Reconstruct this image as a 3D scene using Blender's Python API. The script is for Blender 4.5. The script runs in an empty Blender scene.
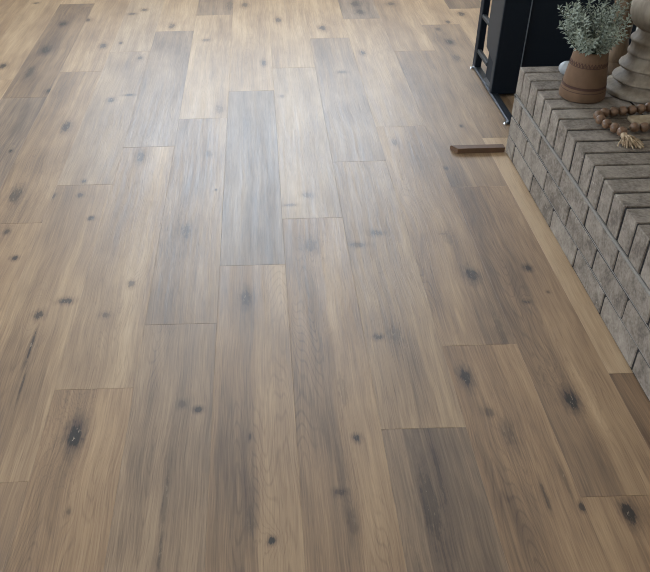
import bpy, bmesh, math, random
from mathutils import Vector, Matrix, noise

scene = bpy.context.scene
C = scene.collection
R0 = random.Random(7)

# ------------------------------------------------------------------ camera
cam_d = bpy.data.cameras.new('camera')
cam = bpy.data.objects.new('camera', cam_d)
C.objects.link(cam)
right = Vector((0.99961, -0.02238, -0.01650))
up = Vector((0.02655, 0.59205, 0.80546))
fwd = Vector((0.00826, 0.80559, -0.59242))
m = Matrix.Identity(4)
for i in range(3):
    m[i][0], m[i][1], m[i][2] = right[i], up[i], -fwd[i]
m[2][3] = 1.2304
cam.matrix_world = m
cam_d.sensor_fit = 'HORIZONTAL'
cam_d.sensor_width = 36.0
cam_d.lens = 794.85 * 36.0 / 650.0
cam_d.shift_x = 54.27 / 650.0
cam_d.shift_y = 1.12 / 650.0
cam_d.clip_start = 0.02
scene.camera = cam

# ------------------------------------------------------------------ world, light, exposure
world = bpy.data.worlds.new('overcast_sky')
scene.world = world
world.use_nodes = True
bg = world.node_tree.nodes['Background']
bg.inputs['Color'].default_value = (0.76, 0.87, 1.0, 1)
bg.inputs['Strength'].default_value = 13.0

WIN = dict(x0=-1.2, x1=1.15, z0=0.85, z1=2.40, y=4.9)       # glass door ahead
WIL = dict(y0=-0.4, y1=2.9, z0=0.65, z1=2.2, x=-3.3)        # window in the left wall


def portal(name, loc, rot, sx, sy):
    d = bpy.data.lights.new(name, 'AREA')
    d.shape = 'RECTANGLE'
    d.size, d.size_y = sx, sy
    d.cycles.is_portal = True
    o = bpy.data.objects.new(name, d)
    o.location, o.rotation_euler = loc, rot
    C.objects.link(o)


portal('daylight_portal', ((WIN['x0'] + WIN['x1']) / 2, WIN['y'] + 0.2, (WIN['z0'] + WIN['z1']) / 2),
       (math.radians(-90), 0, 0), WIN['x1'] - WIN['x0'], WIN['z1'] - WIN['z0'])
portal('daylight_portal', (WIL['x'] - 0.2, (WIL['y0'] + WIL['y1']) / 2, (WIL['z0'] + WIL['z1']) / 2),
       (math.radians(-90), 0, math.radians(90)), WIL['y1'] - WIL['y0'], WIL['z1'] - WIL['z0'])

vs = scene.view_settings
vs.view_transform = 'Standard'
vs.look = 'None'
vs.gamma = 1.0
vs.exposure = 0.0
vs.use_curve_mapping = False
scene.cycles.filter_width = 1.0


# ------------------------------------------------------------------ helpers
def obj(name, me, mat=None, parent=None, loc=(0, 0, 0), rot=(0, 0, 0)):
    if isinstance(me, bmesh.types.BMesh):
        b = me
        me = bpy.data.meshes.new(name)
        b.normal_update()
        b.to_mesh(me)
        b.free()
    if mat is not None and not me.materials:
        me.materials.append(mat)
    o = bpy.data.objects.new(name, me)
    o.location, o.rotation_euler = loc, rot
    if parent is not None:
        o.parent = parent
    C.objects.link(o)
    return o


def thing(name, label, cat, loc=(0, 0, 0), rot=(0, 0, 0), group=None):
    o = bpy.data.objects.new(name, None)
    o.empty_display_size = 0.05
    o.location, o.rotation_euler = loc, rot
    C.objects.link(o)
    return tag(o, label, cat, group)


def tag(o, label, cat, group=None):
    o['label'], o['category'] = label, cat
    if group:
        o['group'] = group
    return o


def struct(o):
    o['kind'] = 'structure'
    return o


def box(bm, x0, x1, y0, y1, z0, z1, bev=0.0, seg=1):
    vs_ = [bm.verts.new(p) for p in ((x0, y0, z0), (x1, y0, z0), (x1, y1, z0), (x0, y1, z0),
                                     (x0, y0, z1), (x1, y0, z1), (x1, y1, z1), (x0, y1, z1))]
    fs = [bm.faces.new([vs_[i] for i in q]) for q in
          ((3, 2, 1, 0), (4, 5, 6, 7), (0, 1, 5, 4), (1, 2, 6, 5), (2, 3, 7, 6), (3, 0, 4, 7))]
    if bev:
        es = list({e for f in fs for e in f.edges})
        bmesh.ops.bevel(bm, geom=es, offset=bev, segments=seg, affect='EDGES', profile=0.5)
    return bm


def nb():
    return bmesh.new()


def smooth(o):
    for p in o.data.polygons:
        p.use_smooth = True
    o.data.set_sharp_from_angle(angle=math.radians(42))
    return o


def lathe(bm, prof, n=40, cap=True):
    rings = []
    for r, z in prof:
        if r < 1e-5:
            rings.append([bm.verts.new((0, 0, z))])
        else:
            rings.append([bm.verts.new((r * math.cos(2 * math.pi * k / n), r * math.sin(2 * math.pi * k / n), z))
                          for k in range(n)])
    for a, b in zip(rings[:-1], rings[1:]):
        for k in range(n):
            k2 = (k + 1) % n
            if len(a) == 1 and len(b) == 1:
                continue
            if len(a) == 1:
                bm.faces.new((a[0], b[k2], b[k]))
            elif len(b) == 1:
                bm.faces.new((a[k], a[k2], b[0]))
            else:
                bm.faces.new((a[k], a[k2], b[k2], b[k]))
    if cap and len(rings[0]) > 1:
        bm.faces.new(list(reversed(rings[0])))
    if cap and len(rings[-1]) > 1:
        bm.faces.new(rings[-1])
    return bm


def tube(bm, pts, r, n=8, r_end=None):
    pts = [Vector(p) for p in pts]
    rings = []
    for i, p in enumerate(pts):
        t = (pts[min(i + 1, len(pts) - 1)] - pts[max(i - 1, 0)]).normalized()
        a = t.cross(Vector((0, 0, 1)))
        if a.length < 1e-3:
            a = t.cross(Vector((0, 1, 0)))
        a.normalize()
        b = t.cross(a)
        f = i / max(1, len(pts) - 1)
        rr = r if r_end is None else r + (r_end - r) * f
        rings.append([bm.verts.new(p + a * (rr * math.cos(2 * math.pi * k / n)) + b * (rr * math.sin(2 * math.pi * k / n)))
                      for k in range(n)])
    for a, b in zip(rings[:-1], rings[1:]):
        for k in range(n):
            bm.faces.new((a[k], b[k], b[(k + 1) % n], a[(k + 1) % n]))
    bm.faces.new(rings[0])
    bm.faces.new(list(reversed(rings[-1])))
    return bm


# ---- node helpers
class NT:
    def __init__(self, name):
        self.mat = bpy.data.materials.new(name)
        self.mat.use_nodes = True
        self.t = self.mat.node_tree
        self.bsdf = self.t.nodes['Principled BSDF']

    def n(self, kind, **kw):
        nd = self.t.nodes.new(kind)
        for k, v in kw.items():
            setattr(nd, k, v)
        return nd

    def put(self, sock, v):
        if hasattr(v, 'links') or isinstance(v, bpy.types.NodeSocket):
            self.t.links.new(v, sock)
        else:
            sock.default_value = v

    def m(self, op, a, b=None, c=None, clamp=False):
        nd = self.n('ShaderNodeMath', operation=op, use_clamp=clamp)
        for i, v in enumerate((a, b, c)):
            if v is not None:
                self.put(nd.inputs[i], v)
        return nd.outputs[0]

    def smooth(self, v, a, b, lo=0.0, hi=1.0):
        nd = self.n('ShaderNodeMapRange', interpolation_type='SMOOTHSTEP')
        for k, s in zip(('Value', 'From Min', 'From Max', 'To Min', 'To Max'), (v, a, b, lo, hi)):
            self.put(nd.inputs[k], s)
        return nd.outputs['Result']

    def mix(self, f, a, b, blend='MIX'):
        nd = self.n('ShaderNodeMix', data_type='RGBA', blend_type=blend)
        self.put(nd.inputs[0], f)
        for s, v in ((nd.inputs[6], a), (nd.inputs[7], b)):
            self.put(s, (v[0], v[1], v[2], 1.0) if isinstance(v, (tuple, list)) else v)
        return nd.outputs[2]

    def noise(self, vec, scale=5.0, detail=2.0, rough=0.5, dist=0.0):
        nd = self.n('ShaderNodeTexNoise')
        self.put(nd.inputs['Vector'], vec)
        nd.inputs['Scale'].default_value = scale
        nd.inputs['Detail'].default_value = detail
        nd.inputs['Roughness'].default_value = rough
        nd.inputs['Distortion'].default_value = dist
        return nd.outputs['Fac']

    def comb(self, x, y, z):
        nd = self.n('ShaderNodeCombineXYZ')
        for i, v in enumerate((x, y, z)):
            self.put(nd.inputs[i], v)
        return nd.outputs[0]

    def attr(self, name):
        nd = self.n('ShaderNodeAttribute', attribute_type='OBJECT', attribute_name=name)
        sp = self.n('ShaderNodeSeparateXYZ')
        self.t.links.new(nd.outputs['Vector'], sp.inputs[0])
        return sp.outputs[0], sp.outputs[1], sp.outputs[2]

    def obj_xyz(self):
        tc = self.n('ShaderNodeTexCoord')
        sp = self.n('ShaderNodeSeparateXYZ')
        self.t.links.new(tc.outputs['Object'], sp.inputs[0])
        return tc.outputs['Object'], sp.outputs[0], sp.outputs[1], sp.outputs[2]

    def bump(self, h, strength, dist):
        nd = self.n('ShaderNodeBump')
        nd.inputs['Strength'].default_value = strength
        nd.inputs['Distance'].default_value = dist
        self.put(nd.inputs['Height'], h)
        self.t.links.new(nd.outputs[0], self.bsdf.inputs['Normal'])

    def set(self, **kw):
        names = dict(color='Base Color', rough='Roughness', metal='Metallic', spec='Specular IOR Level',
                     coat='Coat Weight', coat_rough='Coat Roughness', sheen='Sheen Weight')
        for k, v in kw.items():
            s = self.bsdf.inputs[names[k]]
            if isinstance(v, tuple):
                v = (v[0], v[1], v[2], 1.0)
            self.put(s, v)
        return self.mat


def rgb(r, g, b):
    f = lambda c: (c / 255 / 12.92) if c / 255 <= 0.04045 else ((c / 255 + 0.055) / 1.055) ** 2.4
    return (f(r), f(g), f(b))


def simple(name, col, rough=0.6, metal=0.0, spec=0.5, var=0.12, vscale=20, bump=0.0, bscale=200):
    t = NT(name)
    v, x, y, z = t.obj_xyz()
    n = t.noise(v, vscale, 3)
    c = t.mix(n, tuple(k * (1 - var) for k in col), tuple(min(1, k * (1 + var)) for k in col))
    t.set(color=c, rough=rough, metal=metal, spec=spec)
    if bump:
        t.bump(t.noise(v, bscale, 3), bump, 0.002)
    return t.mat


# ------------------------------------------------------------------ plank material
NK = 7


def plank_material():
    t = NT('oak_vinyl_plank')
    v, x, y, z = t.obj_xyz()
    info = t.n('ShaderNodeObjectInfo')
    rnd = info.outputs['Random']
    seed = t.m('MULTIPLY', rnd, 37.0)
    tl, tr, split = t.attr('tone')          # tone of the left and right strip, where they meet
    warm, fig, _ = t.attr('hue')
    # wandering of the grain along the plank
    wob = t.noise(t.comb(seed, t.m('MULTIPLY', y, 2.2), 0.0), 1.0, 2)
    wob = t.m('MULTIPLY', t.m('SUBTRACT', wob, 0.5), 0.035)
    xw = t.m('ADD', x, wob)
    # knots
    dn = t.n('ShaderNodeTexNoise')
    t.put(dn.inputs['Vector'], t.comb(t.m('MULTIPLY', x, 60.0), t.m('MULTIPLY', y, 30.0), seed))
    dn.inputs['Scale'].default_value = 1.0
    dn.inputs['Detail'].default_value = 3.0
    dsp = t.m('SUBTRACT', dn.outputs['Fac'], 0.5)
    fz = t.m('SUBTRACT', t.noise(t.comb(t.m('MULTIPLY', x, 190.0), t.m('MULTIPLY', y, 45.0), seed), 1.0, 4.0, 0.65), 0.5)
    dfe = t.m('ADD', t.m('MULTIPLY', dsp, 0.9), t.m('MULTIPLY', fz, 1.6))
    core = halo = bulge = None
    for i in range(NK):
        kx, ky, ks = t.attr('knot_%d' % i)
        sx, sy, _s = t.attr('size_%d' % i)
        dx = t.m('DIVIDE', t.m('SUBTRACT', x, kx), sx)
        dy = t.m('DIVIDE', t.m('SUBTRACT', y, ky), sy)
        d = t.m('SQRT', t.m('ADD', t.m('MULTIPLY', dx, dx), t.m('MULTIPLY', dy, dy)))
        d = t.m('ADD', d, dfe)
        c_ = t.m('MULTIPLY', t.smooth(d, 0.50, 1.02, 1.0, 0.0), ks)
        h_ = t.m('MULTIPLY', t.smooth(d, 0.5, 2.2, 1.0, 0.0), ks)
        b_ = t.m('MULTIPLY', t.smooth(d, 0.0, 5.0, 1.0, 0.0), t.m('MULTIPLY', sx, ks))
        core = c_ if core is None else t.m('MAXIMUM', core, c_)
        halo = h_ if halo is None else t.m('MAXIMUM', halo, h_)
        bulge = b_ if bulge is None else t.m('ADD', bulge, b_)
    # strips
    e = t.m('ADD', t.m('SUBTRACT', xw, split), t.m('MULTIPLY', dsp, 0.006))
    st = t.smooth(e, -0.006, 0.006)
    tone = t.m('ADD', t.m('MULTIPLY', tl, t.m('SUBTRACT', 1.0, st)), t.m('MULTIPLY', tr, st))
    # grain at three widths, always along the board
    def streak(fx, fy, zoff, det=3.0):
        return t.m('SUBTRACT', t.noise(t.comb(t.m('MULTIPLY', xw, fx), t.m('MULTIPLY', y, fy), t.m('ADD', seed, zoff)),
                                       1.0, det, 0.6), 0.5)
    g1 = streak(380.0, 9.0, 3.0, 3.0)
    g2 = streak(90.0, 3.0, 9.0, 3.0)
    g3 = streak(22.0, 1.6, 17.0, 2.0)
    g4 = streak(9.0, 4.0, 23.0, 2.0)
    # cathedral figure: contour lines of a stretched smooth field, bent round the knots
    fld = t.noise(t.comb(t.m('MULTIPLY', xw, 16.0), t.m('MULTIPLY', y, 1.3), t.m('ADD', seed, 31.0)), 1.0, 1.0, 0.4)
    fld = t.m('ADD', fld, t.m('MULTIPLY', bulge, 9.0))
    line = t.m('FRACT', t.m('MULTIPLY', fld, 34.0))
    line = t.smooth(t.m('ABSOLUTE', t.m('SUBTRACT', line, 0.5)), 0.28, 0.5)
    figm = t.smooth(t.noise(t.comb(t.m('MULTIPLY', x, 8.0), t.m('MULTIPLY', y, 1.5), t.m('ADD', seed, 50.0)), 1.0, 1.0), 0.42, 0.62)
    tone = t.m('ADD', tone, t.m('MULTIPLY', g1, 0.62))
    tone = t.m('ADD', tone, t.m('MULTIPLY', g2, 0.42))
    tone = t.m('ADD', tone, t.m('MULTIPLY', g3, 0.65))
    tone = t.m('ADD', tone, t.m('MULTIPLY', g4, 0.40))
    tone = t.m('SUBTRACT', tone, t.m('MULTIPLY', t.m('MULTIPLY', line, figm), t.m('MULTIPLY', fig, 0.13)))
    tone = t.m('SUBTRACT', tone, t.m('MULTIPLY', halo, 0.36))
    ramp = t.n('ShaderNodeValToRGB')
    t.put(ramp.inputs[0], tone)
    el = ramp.color_ramp.elements
    el[0].position, el[0].color = 0.0, (*rgb(78, 60, 48), 1)
    el[1].position, el[1].color = 1.0, (*rgb(188, 161, 128), 1)
    for p_, c_ in ((0.3, rgb(116, 94, 73)), (0.55, rgb(147, 120, 92)), (0.78, rgb(171, 143, 110))):
        q = el.new(p_)
        q.color = (*c_, 1)
    col = t.mix(t.m('MULTIPLY', warm, 1.0, clamp=True), ramp.outputs[0], (1.0, 0.86, 0.70), 'MULTIPLY')
    grey = t.m('MULTIPLY', t.m('MAXIMUM', t.m('MULTIPLY', warm, -1.0), 0.0), 1.0)
    bw = t.n('ShaderNodeRGBToBW')
    t.put(bw.inputs[0], ramp.outputs[0])
    col = t.mix(grey, col, bw.outputs[0])
    # open grain pores, small dark dashes
    pore = t.noise(t.comb(t.m('MULTIPLY', xw, 620.0), t.m('MULTIPLY', y, 22.0), seed), 1.0, 1.0)
    pore = t.smooth(pore, 0.60, 0.74)
    col = t.mix(t.m('MULTIPLY', pore, 0.22), col, rgb(70, 54, 42))
    # the knot itself, near black with a few pale flecks
    kc = t.mix(t.smooth(fz, 0.09, 0.15), rgb(26, 20, 17), rgb(150, 135, 115))
    col = t.mix(t.m('MULTIPLY', core, 0.9), col, kc)
    t.set(color=col, rough=t.m('ADD', 0.49, t.m('MULTIPLY', g2, 0.25)), spec=0.72)
    hgt = t.m('SUBTRACT', t.m('ADD', t.m('MULTIPLY', g1, 0.5), g2), t.m('MULTIPLY', pore, 0.4))
    t.bump(hgt, 0.25, 0.0015)
    return t.mat


M_PLANK = plank_material()
M_SUB = simple('dark_joint', rgb(60, 50, 42), 0.9)
M_WALL = simple('painted_plaster', rgb(206, 200, 190), 0.85, var=0.03, bump=0.1)
M_CEIL = simple('ceiling_white', rgb(225, 222, 216), 0.9, var=0.02)
M_FRAME = simple('white_frame', rgb(230, 230, 228), 0.5, var=0.02)


def glass_material():
    t = NT('window_glass')
    t.t.nodes.remove(t.bsdf)
    out = [n for n in t.t.nodes if n.type == 'OUTPUT_MATERIAL'][0]
    tr = t.n('ShaderNodeBsdfTransparent')
    gl = t.n('ShaderNodeBsdfGlossy')
    gl.inputs['Roughness'].default_value = 0.02
    mx = t.n('ShaderNodeMixShader')
    mx.inputs[0].default_value = 0.07
    t.t.links.new(tr.outputs[0], mx.inputs[1])
    t.t.links.new(gl.outputs[0], mx.inputs[2])
    t.t.links.new(mx.outputs[0], out.inputs[0])
    return t.mat


M_GLASS = glass_material()

# ------------------------------------------------------------------ floor of planks
W, X0, L = 0.178, -0.2968, 1.2035
XL, XR, YN, YF = -3.3, 1.55, -2.4, 4.9
OFF = {-5: 0.75, -4: 0.562, -3: 0.822, -2: 1.047, -1: 0.103, 0: 0.326, 1: 0.573, 2: 0.809, 3: 1.160, 4: 0.217,
       5: 0.971, 6: 0.107, 7: 0.336, 8: 0.80}
# (column, row) -> left tone, right tone, where they meet across the board, warmth, figure
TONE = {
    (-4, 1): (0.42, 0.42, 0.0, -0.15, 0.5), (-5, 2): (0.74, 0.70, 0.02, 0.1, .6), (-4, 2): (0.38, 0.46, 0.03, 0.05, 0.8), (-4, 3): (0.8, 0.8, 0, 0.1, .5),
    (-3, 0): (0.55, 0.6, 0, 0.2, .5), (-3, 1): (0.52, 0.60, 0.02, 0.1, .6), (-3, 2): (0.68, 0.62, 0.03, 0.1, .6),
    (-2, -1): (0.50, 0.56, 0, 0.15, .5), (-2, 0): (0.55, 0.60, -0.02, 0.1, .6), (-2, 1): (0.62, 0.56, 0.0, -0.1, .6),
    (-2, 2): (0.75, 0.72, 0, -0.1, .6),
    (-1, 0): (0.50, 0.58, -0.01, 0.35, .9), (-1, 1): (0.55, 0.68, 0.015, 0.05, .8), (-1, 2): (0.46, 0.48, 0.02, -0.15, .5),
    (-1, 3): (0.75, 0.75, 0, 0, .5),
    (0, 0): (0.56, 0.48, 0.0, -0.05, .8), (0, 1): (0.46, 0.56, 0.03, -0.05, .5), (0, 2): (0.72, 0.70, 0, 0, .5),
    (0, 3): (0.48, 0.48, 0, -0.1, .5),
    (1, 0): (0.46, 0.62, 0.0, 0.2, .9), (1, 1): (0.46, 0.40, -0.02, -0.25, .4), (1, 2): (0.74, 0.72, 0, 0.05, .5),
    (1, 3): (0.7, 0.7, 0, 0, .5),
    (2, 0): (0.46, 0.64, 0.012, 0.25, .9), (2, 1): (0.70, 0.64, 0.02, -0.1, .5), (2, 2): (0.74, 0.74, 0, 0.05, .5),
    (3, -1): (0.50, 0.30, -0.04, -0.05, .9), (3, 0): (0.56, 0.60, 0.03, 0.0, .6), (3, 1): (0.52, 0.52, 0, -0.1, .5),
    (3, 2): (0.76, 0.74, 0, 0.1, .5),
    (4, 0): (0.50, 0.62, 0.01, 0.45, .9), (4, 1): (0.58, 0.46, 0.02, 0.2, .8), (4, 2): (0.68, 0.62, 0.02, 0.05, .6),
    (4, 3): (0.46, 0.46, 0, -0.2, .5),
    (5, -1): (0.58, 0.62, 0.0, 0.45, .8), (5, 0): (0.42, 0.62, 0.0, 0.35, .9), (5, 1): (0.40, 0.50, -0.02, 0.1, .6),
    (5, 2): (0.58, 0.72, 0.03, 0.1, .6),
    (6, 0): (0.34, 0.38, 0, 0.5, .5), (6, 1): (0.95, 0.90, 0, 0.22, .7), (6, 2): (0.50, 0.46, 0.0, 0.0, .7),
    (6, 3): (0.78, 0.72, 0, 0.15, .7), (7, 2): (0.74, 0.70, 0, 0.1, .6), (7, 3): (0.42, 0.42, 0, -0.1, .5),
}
KNOTS = [
    (-.405, 1.168, .0169, .037, 1), (.449, 1.312, .0134, .0327, .9), (.659, 1.23, .014, .0334, 1), (.67, .931, .013, .0292, 1),
    (.002, .893, .0073, .0086, 1), (.184, 1.138, .0083, .0111, .9), (.588, .948, .0075, .0103, .8), (.136, .999, .0116, .0096, .5),
    (-.15, 1.232, .0098, .0091, .8), (-.186, 1.251, .0098, .0123, .35), (-.508, 1.636, .0207, .0128, .8), (-.568, 1.581, .0139, .0184, .8),
    (-.561, 1.461, .0036, .0742, .8), (-.552, 1.326, .0028, .0494, .5), (-.351, 1.704, .0106, .0158, .6), (-.401, 1.574, .0126, .0122, .5),
    (-.047, 1.629, .0154, .0383, .6), (.134, 1.863, .0196, .0356, .4), (.266, 1.862, .0252, .0127, .5), (.325, 1.922, .0186, .0159, .6),
    (-.222, 1.959, .016, .0381, .5), (.14, 2.15, .0185, .0186, .5), (.085, 2.091, .0212, .0089, .5), (.27, 1.46, .0119, .0111, .7),
    (.312, 1.465, .0168, .0411, .3), (.551, 1.703, .0158, .0317, .8), (.707, 1.729, .0106, .0138, .8), (.663, 1.581, .01, .0082, .5),
    (-.511, 2.045, .0105, .0115, .9), (-.568, 2.186, .0094, .0158, .6), (-.652, 2.184, .0079, .0158, .5), (-.77, 2.196, .019, .0509, .6),
    (-.689, 1.841, .0112, .0125, .9), (-.745, 1.979, .0088, .0138, .6), (-.704, 2.689, .0147, .0427, .8), (-.86, 2.505, .0052, .0115, .9),
    (-.574, 2.924, .0156, .0243, .7), (-.571, 2.276, .0081, .0134, .7), (-.405, 2.435, .0153, .037, .6), (-.51, 2.969, .0237, .0099, .7),
    (-.511, 3.372, .0109, .0242, .6), (-.565, 4.044, .0177, .0243, .7), (-.618, 3.985, .02, .0158, .6), (-.619, 3.568, .0091, .0199, .7),
    (-.695, 3.535, .0159, .0326, .7), (-.935, 3.856, .0171, .03, .8), (-.944, 3.501, .0225, .0514, .7), (-.957, 3.239, .017, .0682, .5),
    (-1.089, 3.316, .0173, .0295, .9), (-1.139, 4.204, .0157, .0173, .7), (-.828, 3.908, .0197, .023, .6), (-.831, 3.029, .0161, .0205, .7),
    (-.405, 3.788, .0167, .0365, .6), (-.234, 3.581, .0182, .02, .5), (-.152, 2.814, .017, .0459, .35), (-.175, 2.445, .0136, .0223, .3),
    (-.143, 2.196, .0039, .0064, 1), (-.059, 4.087, .0177, .0413, .6), (.101, 3.839, .0144, .0373, .7), (.025, 3.278, .0106, .0348, .7),
    (.089, 2.922, .0116, .0146, .4), (.307, 3.707, .0186, .0353, .8), (.455, 3.368, .0129, .0303, .8), (.344, 3.155, .0205, .0164, .5),
    (.465, 2.5, .012, .0308, .5), (.719, 2.614, .0053, .0124, .7), (.602, 2.302, .0065, .0103, .7), (.675, 4.047, .0199, .0326, .6),
    (.856, 3.479, .0176, .0319, .8), (.988, 3.864, .0167, .0378, .8), (.902, 3.751, .0117, .0216, .7), (.836, 3.655, .0114, .0207, .5),
    (.845, 3.281, .0168, .0466, .4), (.514, 1.907, .0113, .0053, .4), (-.523, 1.078, .0141, .013, .35), (-.038, 1.149, .0031, .0112, .6),
    (.305, .963, .017, .1046, .45), (.474, 1.201, .0106, .0147, .4), (.497, 1.143, .0165, .0418, .3), (.527, .974, .0047, .0329, .5),
    (-.383, .971, .0057, .0093, .4), (.728, 1.62, .0051, .0064, .5), (.334, 1.022, .0049, .0741, .4), (.524, 1.886, .0197, .0466, .25),
    (.576, 1.013, .0048, .049, .35), (.567, 1.474, .012, .0753, .3), (-.2, .87, .0045, .0522, .4), (-.201, .992, .0048, .0716, .35),
    (-.038, .94, .0093, .0452, .3), (.152, .934, .0093, .0449, .3), (.169, 1.281, .0111, .0635, .25), (-.135, 4.093, .0203, .0829, .4),
    (.495, 4.061, .025, .0491, .5), (.506, 3.931, .0195, .0388, .5)]

floor = struct(obj('floor', box(nb(), XL - .1, XR + .1, YN - .1, YF + .1, -0.06, -0.0045), M_SUB))
knot_map = {}
for k in KNOTS:
    c = math.floor((k[0] - X0) / W)
    r = math.floor((k[1] - OFF.get(c, (c * 0.437) % L)) / L)
    knot_map.setdefault((c, r), []).append(k)


def plank_mesh(w, l):
    bm = nb()
    b, d = 0.0004, 0.0002       # micro bevel along every edge
    hx, hy = w / 2 - 0.0001, l / 2 - 0.0003
    lo = [bm.verts.new((sx * hx, sy * hy, -0.0046)) for sx, sy in ((-1, -1), (1, -1), (1, 1), (-1, 1))]
    md = [bm.verts.new((sx * hx, sy * hy, -d)) for sx, sy in ((-1, -1), (1, -1), (1, 1), (-1, 1))]
    tp = [bm.verts.new((sx * (hx - b), sy * (hy - b), 0)) for sx, sy in ((-1, -1), (1, -1), (1, 1), (-1, 1))]
    bm.faces.new(tp)
    for a, c in ((lo, md), (md, tp)):
        for k in range(4):
            bm.faces.new((a[k], a[(k + 1) % 4], c[(k + 1) % 4], c[k]))
    return bm


full = None
rp = random.Random(11)
c0, c1 = math.floor((XL - X0) / W), math.floor((XR - X0) / W)
for c in range(c0, c1 + 1):
    off = OFF.get(c, (c * 0.437) % L)
    r = math.floor((YN - off) / L)
    while off + r * L < YF:
        y0, y1 = off + r * L, off + (r + 1) * L
        x0_, x1_ = X0 + c * W, X0 + (c + 1) * W
        cx0, cx1, cy0, cy1 = max(x0_, XL), min(x1_, XR), max(y0, YN), min(y1, YF)
        if cx1 - cx0 > 0.01 and cy1 - cy0 > 0.01:
            if full is None and (cx0, cx1, cy0, cy1) == (x0_, x1_, y0, y1):
                o = obj('plank', plank_mesh(W, L), M_PLANK, floor)
                full = o.data
            elif (cx0, cx1, cy0, cy1) == (x0_, x1_, y0, y1):
                o = obj('plank', full, None, floor)
            else:
                o = obj('plank', plank_mesh(cx1 - cx0, cy1 - cy0), M_PLANK, floor)
            o.location = ((cx0 + cx1) / 2, (cy0 + cy1) / 2, 0)
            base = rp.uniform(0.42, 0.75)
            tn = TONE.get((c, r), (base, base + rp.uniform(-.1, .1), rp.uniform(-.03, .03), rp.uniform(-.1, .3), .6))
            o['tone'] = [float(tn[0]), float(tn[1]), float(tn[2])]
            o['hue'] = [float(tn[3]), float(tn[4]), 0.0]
            ks = sorted(knot_map.get((c, r), []), key=lambda k: -k[4])[:NK]
            if (c, r) not in TONE and (c, r) not in knot_map:
                ks = [(rp.uniform(x0_ + .03, x1_ - .03), rp.uniform(y0, y1), rp.uniform(.006, .014), rp.uniform(.01, .03),
                       rp.uniform(.3, .8)) for _ in range(3)]
            for i in range(NK):
                if i < len(ks):
                    k = ks[i]
                    o['knot_%d' % i] = [k[0] - o.location.x, k[1] - o.location.y, float(k[4])]
                    o['size_%d' % i] = [float(k[2]), float(k[3]), 0.0]
                else:
                    o['knot_%d' % i] = [9.0, 9.0, 0.0]
                    o['size_%d' % i] = [0.01, 0.01, 0.0]
        r += 1

# ------------------------------------------------------------------ room shell
CEIL = 2.55


def wall_with_hole(bm, a0, a1, h0, h1, z_top, put):
    put(bm, XLO, a0, 0, z_top)
    put(bm, a1, XHI, 0, z_top)
    put(bm, a0, a1, 0, h0)
    put(bm, a0, a1, h1, z_top)


bm = nb()
XLO, XHI = XL - .15, XR + .15
wall_with_hole(bm, WIN['x0'], WIN['x1'], WIN['z0'], WIN['z1'], CEIL,
               lambda b, p, q, z0, z1: box(b, p, q, YF, YF + .15, z0, z1))
struct(obj('wall_back', bm, M_WALL))
bm = nb()
XLO, XHI = YN, YF
wall_with_hole(bm, WIL['y0'], WIL['y1'], WIL['z0'], WIL['z1'], CEIL,
               lambda b, p, q, z0, z1: box(b, XL - .15, XL, p, q, z0, z1))
struct(obj('wall_left', bm, M_WALL))
struct(obj('wall_right', box(nb(), XR, XR + .15, YN, YF, 0, CEIL), M_WALL))
struct(obj('wall_front', box(nb(), XL - .15, XR + .15, YN - .15, YN, 0, CEIL), M_WALL))
struct(obj('ceiling', box(nb(), XL - .15, XR + .15, YN - .15, YF + .15, CEIL, CEIL + .1), M_CEIL))


def window(name, a0, a1, z0, z1, n, place):
    """frame bars plus one pane per bay; place(bm, a0, a1, d0, d1, z0, z1) puts a box into the wall"""
    f = nb()
    t_ = 0.06
    place(f, a0, a1, 0.03, 0.10, z0, z0 + t_)
    place(f, a0, a1, 0.03, 0.10, z1 - t_, z1)
    for k in range(n + 1):
        u = a0 + (a1 - a0 - t_) * k / n
        place(f, u, u + t_, 0.03, 0.10, z0 + t_, z1 - t_)
    w_ = struct(obj(name, f, M_FRAME))
    for k in range(n):
        u0 = a0 + (a1 - a0 - t_) * k / n + t_
        u1 = a0 + (a1 - a0 - t_) * (k + 1) / n
        p_ = nb()
        place(p_, u0, u1, 0.062, 0.066, z0 + t_, z1 - t_)
        obj('pane', p_, M_GLASS, w_)


window('window_1', WIN['x0'], WIN['x1'], WIN['z0'], WIN['z1'], 2,
       lambda b, a0, a1, d0, d1, z0, z1: box(b, a0, a1, YF + d0, YF + d1, z0, z1))
window('window_2', WIL['y0'], WIL['y1'], WIL['z0'], WIL['z1'], 2,
       lambda b, a0, a1, d0, d1, z0, z1: box(b, XL - d1, XL - d0, a0, a1, z0, z1))
struct(obj('outdoor_ground', box(nb(), -14, 12, -10, 20, -0.35, -0.25), simple('patio', rgb(120, 122, 110), 0.9)))
for nm, a in (('baseboard_left', (XL, XL + .014, YN, YF)), ('baseboard_right', (XR - .014, XR, YN, YF)),
              ('baseboard_front', (XL + .014, XR - .014, YN, YN + .014))):
    struct(obj(nm, box(nb(), *a, 0.0, 0.09, 0.003), M_FRAME))


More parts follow.
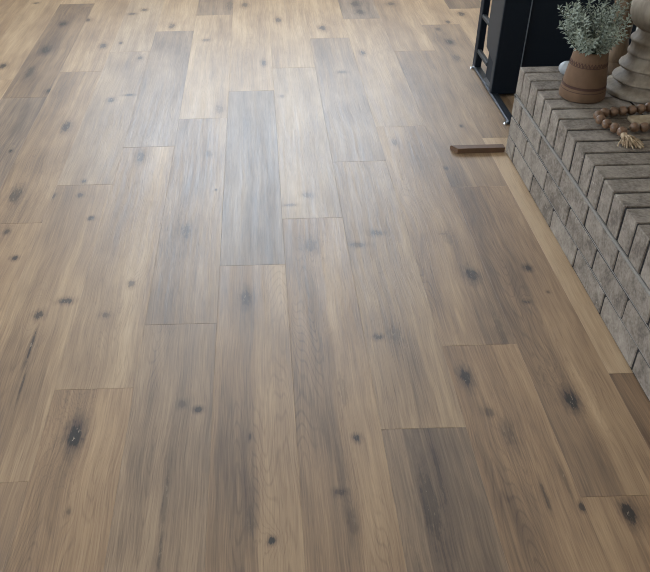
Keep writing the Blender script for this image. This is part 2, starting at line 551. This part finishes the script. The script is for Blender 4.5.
# ------------------------------------------------------------------ brick hearth
def brick_material(name, c_dark, c_mid, c_light):
    t = NT(name)
    v, x, y, z = t.obj_xyz()
    info = t.n('ShaderNodeObjectInfo')
    off = t.n('ShaderNodeVectorMath', operation='ADD')
    t.put(off.inputs[0], v)
    t.put(off.inputs[1], t.comb(t.m('MULTIPLY', info.outputs['Random'], 40.0), 0.0, t.m('MULTIPLY', info.outputs['Random'], 17.0)))
    p = off.outputs[0]
    n1 = t.noise(p, 22.0, 4.0, 0.6, 0.4)
    n2 = t.noise(p, 130.0, 3.0, 0.6)
    n3 = t.noise(p, 48.0, 2.0, 0.5, 1.0)
    k = t.m('ADD', t.m('MULTIPLY', n1, 0.6), t.m('MULTIPLY', n2, 0.4))
    k = t.m('ADD', k, t.m('MULTIPLY', t.m('SUBTRACT', info.outputs['Random'], 0.5), 0.12))
    ramp = t.n('ShaderNodeValToRGB')
    t.put(ramp.inputs[0], k)
    el = ramp.color_ramp.elements
    el[0].position, el[0].color = 0.36, (*c_dark, 1)
    el[1].position, el[1].color = 0.68, (*c_light, 1)
    q = el.new(0.5)
    q.color = (*c_mid, 1)
    flk = t.smooth(n3, 0.70, 0.76)
    col = t.mix(t.m('MULTIPLY', flk, 0.6), ramp.outputs[0], rgb(178, 168, 154))
    t.set(color=col, rough=0.82, spec=0.3)
    t.bump(t.m('ADD', t.m('MULTIPLY', n1, 1.0), t.m('MULTIPLY', n2, 0.35)), 0.6, 0.004)
    return t.mat


M_BRICK = brick_material('taupe_brick', rgb(99, 89, 79), rgb(130, 119, 107), rgb(152, 141, 128))
M_MORTAR = simple('grey_mortar', rgb(130, 124, 116), 0.95, bump=0.5, var=0.15)
M_JOINT = simple('shaded_mortar', rgb(26, 23, 21), 0.95, bump=0.5, var=0.2)  # dark rough mortar, with the shade of recessed joints put into its colour


def brick_mesh(name, lx, ly, lz, seed, bev=0.003, chip=0.0):
    """bevelled box about its centre with uneven faces and worn corners"""
    rr = random.Random(seed)
    bm = box(nb(), -lx / 2, lx / 2, -ly / 2, ly / 2, -lz / 2, lz / 2, bev)
    for v in bm.verts:
        v.co += Vector((rr.uniform(-1, 1), rr.uniform(-1, 1), rr.uniform(-1, 1))) * 0.0009
    if chip:
        bm.verts.ensure_lookup_table()
        corner = Vector((-lx / 2, rr.choice((-1, 1)) * ly / 2, rr.choice((-1, 1, -1)) * lz / 2))
        for v in bm.verts:
            if (v.co - corner).length < 0.012:
                v.co += Vector((chip, -math.copysign(chip, corner.y) * .6, -math.copysign(chip, corner.z) * rr.uniform(.3, 1)))
    me = bpy.data.meshes.new(name)
    bm.normal_update()
    bm.to_mesh(me)
    bm.free()
    me.materials.append(M_BRICK)
    return me


HX, HY1, HY0, HTOP = 0.8225, 2.408, 0.10, 0.295
hearth = thing('fireplace_hearth', 'raised taupe brick hearth along the right side of the plank floor', 'hearth', (HX, (HY0 + HY1) / 2, 0))
ho = Vector(hearth.location)


def hpart(name, me, mat, world):
    return obj(name, me, mat, hearth, Vector(world) - ho)


# core of the hearth, behind the joints
bm = nb()
box(bm, HX + 0.0028, XR - .002, HY0 + .01, HY1 - 0.003, 0.001, 0.2915)
bmesh.ops.translate(bm, verts=bm.verts, vec=-ho)
obj('mortar_core', bm, M_JOINT, hearth)
# bed joints: one light proud bed under the caps and two thin ones between the courses
for z0, z1, dx, mt in ((0.1972, 0.2050, -0.0018, M_MORTAR), (0.1302, 0.1338, 0.0018, M_MORTAR), (0.0641, 0.0673, 0.0018, M_MORTAR)):
    bm = nb()
    box(bm, HX + dx, HX + 0.025, HY0, HY1 - 0.001, z0, z1, 0.0012)
    box(bm, HX + dx, XR - .003, HY1 - 0.025, HY1 - 0.0008, z0 + .0003, z1 - .0003)
    bmesh.ops.translate(bm, verts=bm.verts, vec=-ho)
    obj('mortar_bed', bm, mt, hearth)
cap_meshes = [brick_mesh('cap_brick', 0.236, 0.0594, 0.0885, 100 + k, 0.002, chip=0.0) for k in range(6)]
rb = random.Random(5)
CP = 0.0679
k = 0
yj = 2.354                                   # first cap joint from the far end
ends = [HY1] + [yj - CP * i for i in range(40)]
for i in range(len(ends) - 1):
    ya, yb = ends[i], ends[i + 1]
    if yb < HY0:
        break
    for row in range(3):
        if i == 0:
            me = brick_mesh('cap_brick', 0.236, ya - yb - 0.004, 0.0885, 200 + row)
        else:
            me = cap_meshes[rb.randrange(6)]
        o = hpart('cap_brick', me, None, (HX + 0.118 + row * 0.242 + rb.uniform(-.0006, .0006), (ya + yb) / 2, 0.2068 + 0.0442 + rb.uniform(-.001, .001)))
        o.rotation_euler = (rb.uniform(-.008, .008), rb.uniform(-.003, .003), rb.uniform(-.004, .004))
face_meshes = [brick_mesh('brick', 0.095, 0.1935, 0.0595, 300 + j, 0.0025) for j in range(5)]
for zc, yref in ((0.1655, 2.120), (0.0985, 2.0225), (0.0328, 2.1245)):
    ys = [yref + 0.2015 * j for j in range(6, -20, -1)]
    ys = [HY1 + 0.003] + [y for y in ys if HY0 < y < HY1 - 0.01]
    for ya, yb in zip(ys[:-1], ys[1:]):
        ln = ya - yb - 0.008
        me = face_meshes[rb.randrange(5)] if abs(ln - 0.1935) < 0.002 else brick_mesh('brick', 0.095, ln, 0.0595, int(ya * 1000), 0.0025)
        o = hpart('brick', me, None, (HX + 0.0475 + rb.uniform(-.0006, .0006), (ya + yb) / 2, zc))
        o.rotation_euler = (rb.uniform(-.005, .005), 0, rb.uniform(-.003, .003))
    # return of the course along the far end
    for j in range(3):
        o = hpart('brick', face_meshes[j], None, (HX + 0.205 + j * 0.2015, HY1 - 0.0475, zc))
        o.rotation_euler = (0, 0, math.radians(90))

# ------------------------------------------------------------------ loose trim stick at the hearth corner
M_STICK = simple('walnut_stain', rgb(104, 78, 58), 0.55, var=0.25, vscale=60)
bm = nb()
prof = [(0.0, 0.0), (0.034, 0.0), (0.034, 0.010), (0.026, 0.018), (0.0, 0.018)]     # across, height
n_ = len(prof)
ra = [bm.verts.new((0.010 + 0.016 * (p[0] / .030 < .4) * 0 + (0.018 if p[0] < .015 else 0.0), p[0], p[1])) for p in prof]
rb_ = [bm.verts.new((0.186, p[0], p[1])) for p in prof]
for k in range(n_):
    bm.faces.new((ra[k], rb_[k], rb_[(k + 1) % n_], ra[(k + 1) % n_]))
bm.faces.new(ra)
bm.faces.new(list(reversed(rb_)))
bmesh.ops.recalc_face_normals(bm, faces=bm.faces)
tag(obj('trim_stick', bm, M_STICK, None, (0.632, 2.401, 0.0005)),
    'short dark brown wooden trim piece lying on the floor at the hearth corner', 'trim piece')

# ------------------------------------------------------------------ black cabinet on a sled base
M_BLACK = simple('black_enamel', (0.004, 0.008, 0.014), 0.6, spec=0.25, var=0.1)
M_GREY = simple('charcoal_side', rgb(38, 39, 41), 0.6, var=0.05)
M_TRIM = simple('grey_trim', rgb(92, 98, 104), 0.4, var=0.05)
M_STEEL = simple('dark_steel', rgb(60, 64, 70), 0.35, metal=0.6, var=0.05)
M_CHROME = simple('chrome', (0.8, 0.8, 0.8), 0.2, metal=1.0, var=0.02)
cab = thing('appliance_cabinet', 'black metal cabinet on a sled base behind the far end of the hearth', 'cabinet', (0.884, 2.872, 0))


def cpart(name, bm, mat, parent=None):
    o = obj(name, bm, mat, parent or cab)
    return o


H = 1.05
# body: front block; its side plate has the lower corner cut away
cpart('body', box(nb(), 0.006, 0.50, 0.004, 0.115, 0.016, H, 0.004, 2), M_BLACK)
bm = nb()
pts = [(0.0, 0.012), (0.022, 0.012), (0.022, 0.125), (0.135, 0.145), (0.15, 0.20), (0.15, H), (0.0, H)]
va = [bm.verts.new((0.0, p[0], p[1])) for p in pts]
vb = [bm.verts.new((0.005, p[0], p[1])) for p in pts]
bm.faces.new(va)
bm.faces.new(list(reversed(vb)))
for k in range(len(pts)):
    bm.faces.new((va[k], va[(k + 1) % len(pts)], vb[(k + 1) % len(pts)], vb[k]))
bmesh.ops.recalc_face_normals(bm, faces=bm.faces)
cpart('side_panel', bm, M_GREY)
cpart('corner_post', box(nb(), 0.0, 0.0955, -0.012, 0.004, 0.012, H, 0.003, 2), M_BLACK)
cpart('edge_trim', box(nb(), 0.0960, 0.0995, -0.0125, 0.004, 0.012, H, 0.001), M_TRIM)
cpart('door', box(nb(), 0.1000, 0.50, -0.006, 0.004, 0.012, H, 0.003, 2), M_BLACK)
# sled base: two rails on the floor, rear posts, brackets
for xr in (0.0, 0.47):
    rail = cpart('base_rail', box(nb(), xr, xr + 0.028, -0.262, 0.300, 0.004, 0.016, 0.002), M_STEEL)
    for yy in (-0.250, 0.286):
        f = obj('levelling_foot', lathe(nb(), [(0.0, 0), (0.008, 0), (0.008, 0.004), (0.005, 0.008), (0.0, 0.009)], 12), M_CHROME, rail,
                (xr - 0.005, yy, 0.0))
        smooth(f)
    cpart('rear_post', box(nb(), xr, xr + 0.026, 0.258, 0.298, 0.016, H, 0.002), M_BLACK)
    for zz in (0.075, 0.215, 0.60):
        cpart('bracket', box(nb(), xr + .002, xr + 0.018, 0.11, 0.259, zz, zz + 0.016, 0.002), M_GREY)
bm = nb()
va = [(0.004, 0.03, 0.016), (0.030, 0.03, 0.016), (0.030, 0.125, 0.016), (0.004, 0.125, 0.016), (0.012, 0.03, 0.10), (0.024, 0.03, 0.10)]
vv = [bm.verts.new(p) for p in va]
for q in ((0, 3, 2, 1), (0, 4, 3), (1, 2, 5), (0, 1, 5, 4), (3, 4, 5, 2)):
    bm.faces.new([vv[i] for i in q])
bmesh.ops.recalc_face_normals(bm, faces=bm.faces)
cpart('gusset', bm, M_STEEL)

# ------------------------------------------------------------------ potted plant
TOP = 0.2968
M_CLAY = NT('terracotta')
v, x, y, z = M_CLAY.obj_xyz()
nz = M_CLAY.noise(v, 30.0, 3)
cc = M_CLAY.mix(nz, rgb(88, 66, 48), rgb(118, 91, 68))
M_CLAY.set(color=cc, rough=0.75, spec=0.3)
M_CLAY.bump(M_CLAY.noise(v, 120.0, 3), 0.3, 0.002)
M_CLAY = M_CLAY.mat
M_CLAYD = simple('terracotta_dark', rgb(72, 46, 34), 0.8, var=0.2)
M_SOIL = simple('moss', rgb(46, 54, 46), 0.95, var=0.4, vscale=90)
px, py = 0.934, 2.166
pot = thing('potted_plant', 'silvery green leafy plant in a tapered brown clay pot on the hearth', 'potted plant', (px, py, TOP))
prof = [(0.0, 0), (0.062, 0), (0.067, 0.004), (0.0685, 0.012), (0.0675, 0.030), (0.066, 0.034), (0.0655, 0.0365), (0.066, 0.039),
        (0.0655, 0.043), (0.0645, 0.0455), (0.065, 0.048), (0.0625, 0.075), (0.0595, 0.100), (0.0575, 0.112), (0.0570, 0.120), (0.0555, 0.135),
        (0.0540, 0.147), (0.0525, 0.149), (0.0505, 0.147), (0.050, 0.135), (0.0, 0.134)]
pk = lambda z_: .95 - .10 * z_ / .149
prof = [(r_ * pk(z_), z_ * .93) for r_, z_ in prof]
smooth(obj('pot', lathe(nb(), prof, 48), M_CLAY, pot))


def ring_band(r, z, h, t_):
    r, z = r * pk(z), z * .93
    return lathe(nb(), [(r - .002, z), (r + t_, z), (r + t_, z + h), (r - .002, z + h)], 48)


for rr, zz, hh in ((0.0665, 0.0270, 0.005), (0.0655, 0.0400, 0.007)):
    obj('band', ring_band(rr, zz, hh, 0.0006), M_CLAYD, pot)
# incised zigzag collar
zb = nb()
for k in range(34):
    a0 = 2 * math.pi * k / 34
    for s in (0, 1):
        a1 = a0 + 2 * math.pi / 34 * (0.5 if s == 0 else 1.0)
        b0 = a0 if s == 0 else a0 + 2 * math.pi / 34 * .5
        z0, z1 = (0.107, 0.119) if s == 0 else (0.119, 0.107)
        r0, r1 = (0.0595 - (z0 - .1) * .18) * pk(z0), (0.0595 - (z1 - .1) * .18) * pk(z1)
        z0, z1 = z0 * .93, z1 * .93
        tube(zb, [(r0 * math.cos(b0), r0 * math.sin(b0), z0), (r1 * math.cos(a1), r1 * math.sin(a1), z1)], 0.0014, 4)
obj('zigzag_collar', zb, M_CLAYD, pot)
for zz in (0.1045, 0.1195):
    obj('band', ring_band(0.0592 - (zz - .1) * .18, zz, 0.0022, 0.0006), M_CLAYD, pot)
obj('soil', lathe(nb(), [(0.0, 0.125), (0.0425, 0.125), (0.04, 0.132), (0.02, 0.137), (0.0, 0.138)], 24), M_SOIL, pot)

t = NT('silvery_leaf')
v, x, y, z = t.obj_xyz()
nz = t.noise(v, 60.0, 2)
t.set(color=t.mix(nz, rgb(100, 110, 96), rgb(182, 188, 170)), rough=0.7, spec=0.3, sheen=0.2)
M_LEAF = t.mat
M_STEM = simple('grey_stem', rgb(98, 104, 88), 0.8)
rl = random.Random(21)
leaf = nb()


def add_leaf(p, d, up_, ln, wd):
    d = d.normalized()
    s = d.cross(up_)
    if s.length < 1e-3:
        s = d.cross(Vector((1, 0, 0)))
    s.normalize()
    u = s.cross(d)
    a = leaf.verts.new(p)
    b = leaf.verts.new(p + d * ln * .55 + s * wd * .5 + u * wd * .12)
    c = leaf.verts.new(p + d * ln * .55 - s * wd * .5 + u * wd * .12)
    mid = leaf.verts.new(p + d * ln * .5 - u * wd * .12)
    e = leaf.verts.new(p + d * ln - u * ln * .08)
    leaf.faces.new((a, mid, b))
    leaf.faces.new((b, mid, e))
    leaf.faces.new((a, c, mid))
    leaf.faces.new((c, e, mid))


for k in range(62):
    ang = rl.uniform(0, 2 * math.pi)
    tilt = math.sqrt(rl.random()) * 0.95
    ln = rl.uniform(0.11, 0.175) * (1.0 - 0.22 * tilt)
    base = Vector((math.cos(ang), math.sin(ang), 0)) * (0.030 * tilt) + Vector((0, 0, 0.128))
    dirv = Vector((math.cos(ang) * math.sin(tilt), math.sin(ang) * math.sin(tilt), math.cos(tilt)))
    pts = []
    if dirv.x > 0.30:
        dirv.x = 0.30
        dirv.normalize()
    p = base.copy()
    for s_ in range(7):
        pts.append(p.copy())
        dirv = (dirv + Vector((rl.uniform(-.16, .16), rl.uniform(-.16, .16), 0.05))).normalized()
        p += dirv * ln / 6
    st_ = nb()
    tube(st_, pts, 0.0016, 5, 0.0008)
    obj('stem', st_, M_STEM, pot)
    for j in range(34):
        f = 0.18 + 0.84 * j / 33
        i = min(5, int(f * 6))
        q = pts[i].lerp(pts[i + 1], min(1.0, f * 6 - i))
        dd = (pts[i + 1] - pts[i]).normalized()
        a_ = j * 2.4 + k
        sd = dd.orthogonal().normalized()
        sd.rotate(Matrix.Rotation(a_, 3, dd))
        o_ = (dd * rl.uniform(.35, .8) + sd).normalized()
        add_leaf(q, o_, dd, rl.uniform(.011, .019), rl.uniform(.005, .0075))
    add_leaf(pts[6], dirv, Vector((0, 1, 0)), .013, .005)
fo = obj('foliage', leaf, M_LEAF, pot)
fo['kind'] = 'stuff'

# ------------------------------------------------------------------ turned candlesticks
def wood_paint(name, a, b, rough=.6):
    t = NT(name)
    v, x, y, z = t.obj_xyz()
    n1 = t.noise(t.comb(t.m('MULTIPLY', x, 60.), t.m('MULTIPLY', y, 60.), t.m('MULTIPLY', z, 14.)), 1.0, 4, .6)
    t.set(color=t.mix(t.smooth(n1, .3, .7), a, b), rough=rough, spec=.4)
    return t.mat


M_WASH = wood_paint('whitewashed_wood', rgb(128, 113, 96), rgb(152, 139, 121))
M_TAN = wood_paint('tan_wood', rgb(88, 70, 52), rgb(118, 96, 72))
cs = thing('candlestick', 'large whitewashed turned wooden candlestick beside the plant pot', 'candlestick', (1.121, 2.195, TOP))
CS = (('foot', [(0, 0), (.102, 0), (.106, .003), (.107, .012), (.1045, .016), (.097, .020), (.084, .0265), (.0775, .031), (.076, .036), (0, .036)]),
      ('ring', [(0, .0345), (.080, .0345), (.088, .037), (.0905, .0405), (.0895, .044), (.082, .050), (.072, .0575), (.0655, .066), (.0635, .073), (0, .073)]),
      ('ring', [(0, .0715), (.071, .0715), (.0785, .0745), (.0805, .0785), (.079, .0825), (.072, .088), (.065, .0955), (.062, .104), (.061, .112), (0, .112)]),
      ('collar', [(0, .111), (.0615, .111), (.0650, .113), (.0655, .118), (.0635, .122), (.061, .128), (.060, .138), (.0615, .146), (.065, .149), (.066, .153),
                  (.064, .157), (.057, .163), (.052, .172), (.050, .182), (0, .182)]),
      ('bulb', [(0, .181), (.051, .181), (.057, .184), (.068, .193), (.078, .207), (.0835, .222), (.085, .240), (.083, .262), (.074, .29), (.06, .312),
                (.046, .326), (.04, .335), (0, .336)]),
      ('neck', [(0, .333), (.04, .333), (.036, .36), (.034, .40), (.038, .425), (.055, .44), (.06, .45), (0, .451)]),
      ('cup', [(0, .449), (.058, .449), (.072, .456), (.074, .463), (.07, .47), (.05, .472), (0, .468)]))
for nm, pr in CS:
    smooth(obj(nm, lathe(nb(), pr, 56, cap=False), M_WASH, cs))
cs2 = thing('candlestick', 'slim tan wooden candlestick standing behind the plant and the whitewashed one', 'candlestick', (1.092, 2.356, TOP))
smooth(obj('foot', lathe(nb(), [(0, 0), (.046, 0), (.049, .006), (.048, .016), (.042, .024), (.036, .034), (0, .034)], 40), M_TAN, cs2))
smooth(obj('shaft', lathe(nb(), [(0, .033), (.034, .033), (.04, .05), (.034, .07), (.028, .10), (.030, .16), (.036, .20), (.042, .23), (.038, .26), (.03, .29),
                                 (.026, .40), (.03, .44), (0, .441)], 40), M_TAN, cs2))
smooth(obj('cup', lathe(nb(), [(0, .44), (.032, .44), (.05, .452), (.052, .46), (.048, .465), (0, .462)], 40), M_TAN, cs2))

# ------------------------------------------------------------------ small white ornament behind the pot
ORN = ('small white rounded ornament half hidden behind the clay pot', 'ornament')
bm = nb()
bmesh.ops.create_uvsphere(bm, u_segments=32, v_segments=16, radius=0.025)
for v_ in bm.verts:
    a = math.atan2(v_.co.y, v_.co.x)
    k_ = 1 - 0.10 * abs(math.cos(a * 4)) ** 6
    v_.co.x *= k_
    v_.co.y *= k_
    v_.co.z = v_.co.z * .82 + 0.0205
M_CERAM = simple('white_ceramic', rgb(160, 162, 162), 0.5, var=.04)
tag(smooth(obj('round_ornament', bm, M_CERAM, None, (0.942, 2.330, TOP))), *ORN)

# ------------------------------------------------------------------ wooden bead garland with tassel
M_BEAD = wood_paint('bead_wood', rgb(98, 74, 56), rgb(136, 106, 82), .38)
M_JUTE = wood_paint('jute_fibre', rgb(150, 126, 100), rgb(200, 178, 148), .9)
gar = thing('bead_garland', 'string of brown wooden beads with a jute tassel on the hearth bricks', 'garland', (0.96, 1.96, TOP))
go = Vector(gar.location)
BR = 0.0135
bead_me = None
ctrl = [(.9475, 1.897), (.938, 1.921), (.9255, 1.9465), (.9185, 1.973), (.922, 2.0), (.944, 2.016), (.971, 2.021), (.998, 2.025), (1.025, 2.03),
        (1.052, 2.036), (1.078, 2.044), (1.103, 2.056)]
path = []
for (bx, by) in ctrl:
    path.append((bx, by))
tail = [(1.126, 2.047), (1.140, 2.024), (1.142, 1.997), (1.134, 1.971), (1.118, 1.949), (1.096, 1.934), (1.070, 1.926), (1.043, 1.923),
        (1.016, 1.921), (.990, 1.921)]
cord = nb()
tube(cord, [Vector((p[0], p[1], TOP + BR)) - go for p in path + tail], 0.0018, 6)
obj('cord', cord, M_JUTE, gar)
for i, p in enumerate(path + tail):
    if bead_me is None:
        bm = lathe(nb(), [(0.003, -BR)] + [(BR * math.sin(math.pi * (.06 + .88 * k / 12)), -BR * .93 * math.cos(math.pi * (.06 + .88 * k / 12))) for k in range(13)] + [(0.003, BR)], 20)
        b = smooth(obj('bead', bm, M_BEAD, gar))
        bead_me = b.data
    else:
        b = obj('bead', bead_me, None, gar)
    q0 = (path + tail)[max(0, i - 1)]
    q1 = (path + tail)[min(len(path + tail) - 1, i + 1)]
    b.location = Vector((p[0], p[1], TOP + BR)) - go
    b.rotation_euler = (math.radians(90), 0, math.atan2(q1[1] - q0[1], q1[0] - q0[0]) + math.radians(90))
# tassel: a bound head and loose strands
th = Vector((.9475, 1.880, TOP + .010)) - go
smooth(obj('tassel_head', lathe(nb(), [(0, -.010), (.006, -.009), (.009, -.002), (.0085, .006), (.004, .011), (0, .012)], 16), M_JUTE, gar, th, (math.radians(90), 0, 0)))
ts = nb()
rt = random.Random(3)
for k in range(46):
    a = rt.uniform(-.75, 1.1)
    d = Vector((math.sin(a), -math.cos(a), 0))
    ln = rt.uniform(.034, .058)
    z0 = rt.uniform(.002, .014)
    p0 = Vector((.9475, 1.876, TOP + z0))
    pts = [p0 + d * ln * f + Vector((rt.uniform(-.002, .002), rt.uniform(-.002, .002), math.sin(math.pi * f) * rt.uniform(0, .008) - f * z0 * .75)) - go for f in (0, .25, .5, .75, 1)]
    tube(ts, pts, .0021, 5, .0018)
o = obj('tassel_strands', ts, M_JUTE, gar)
o['kind'] = 'stuff'

# ------------------------------------------------------------------ pale wooden tag inside the loop
t = wood_paint('pale_wood', rgb(146, 127, 102), rgb(172, 153, 126))
tag(obj('wooden_block', box(nb(), -.045, .045, -.027, .027, 0, .012, .003, 2), t, None, (1.048, 1.974, TOP + .0005), (0, 0, math.radians(4))),
    'flat pale wooden block lying inside the loop of beads', 'block')
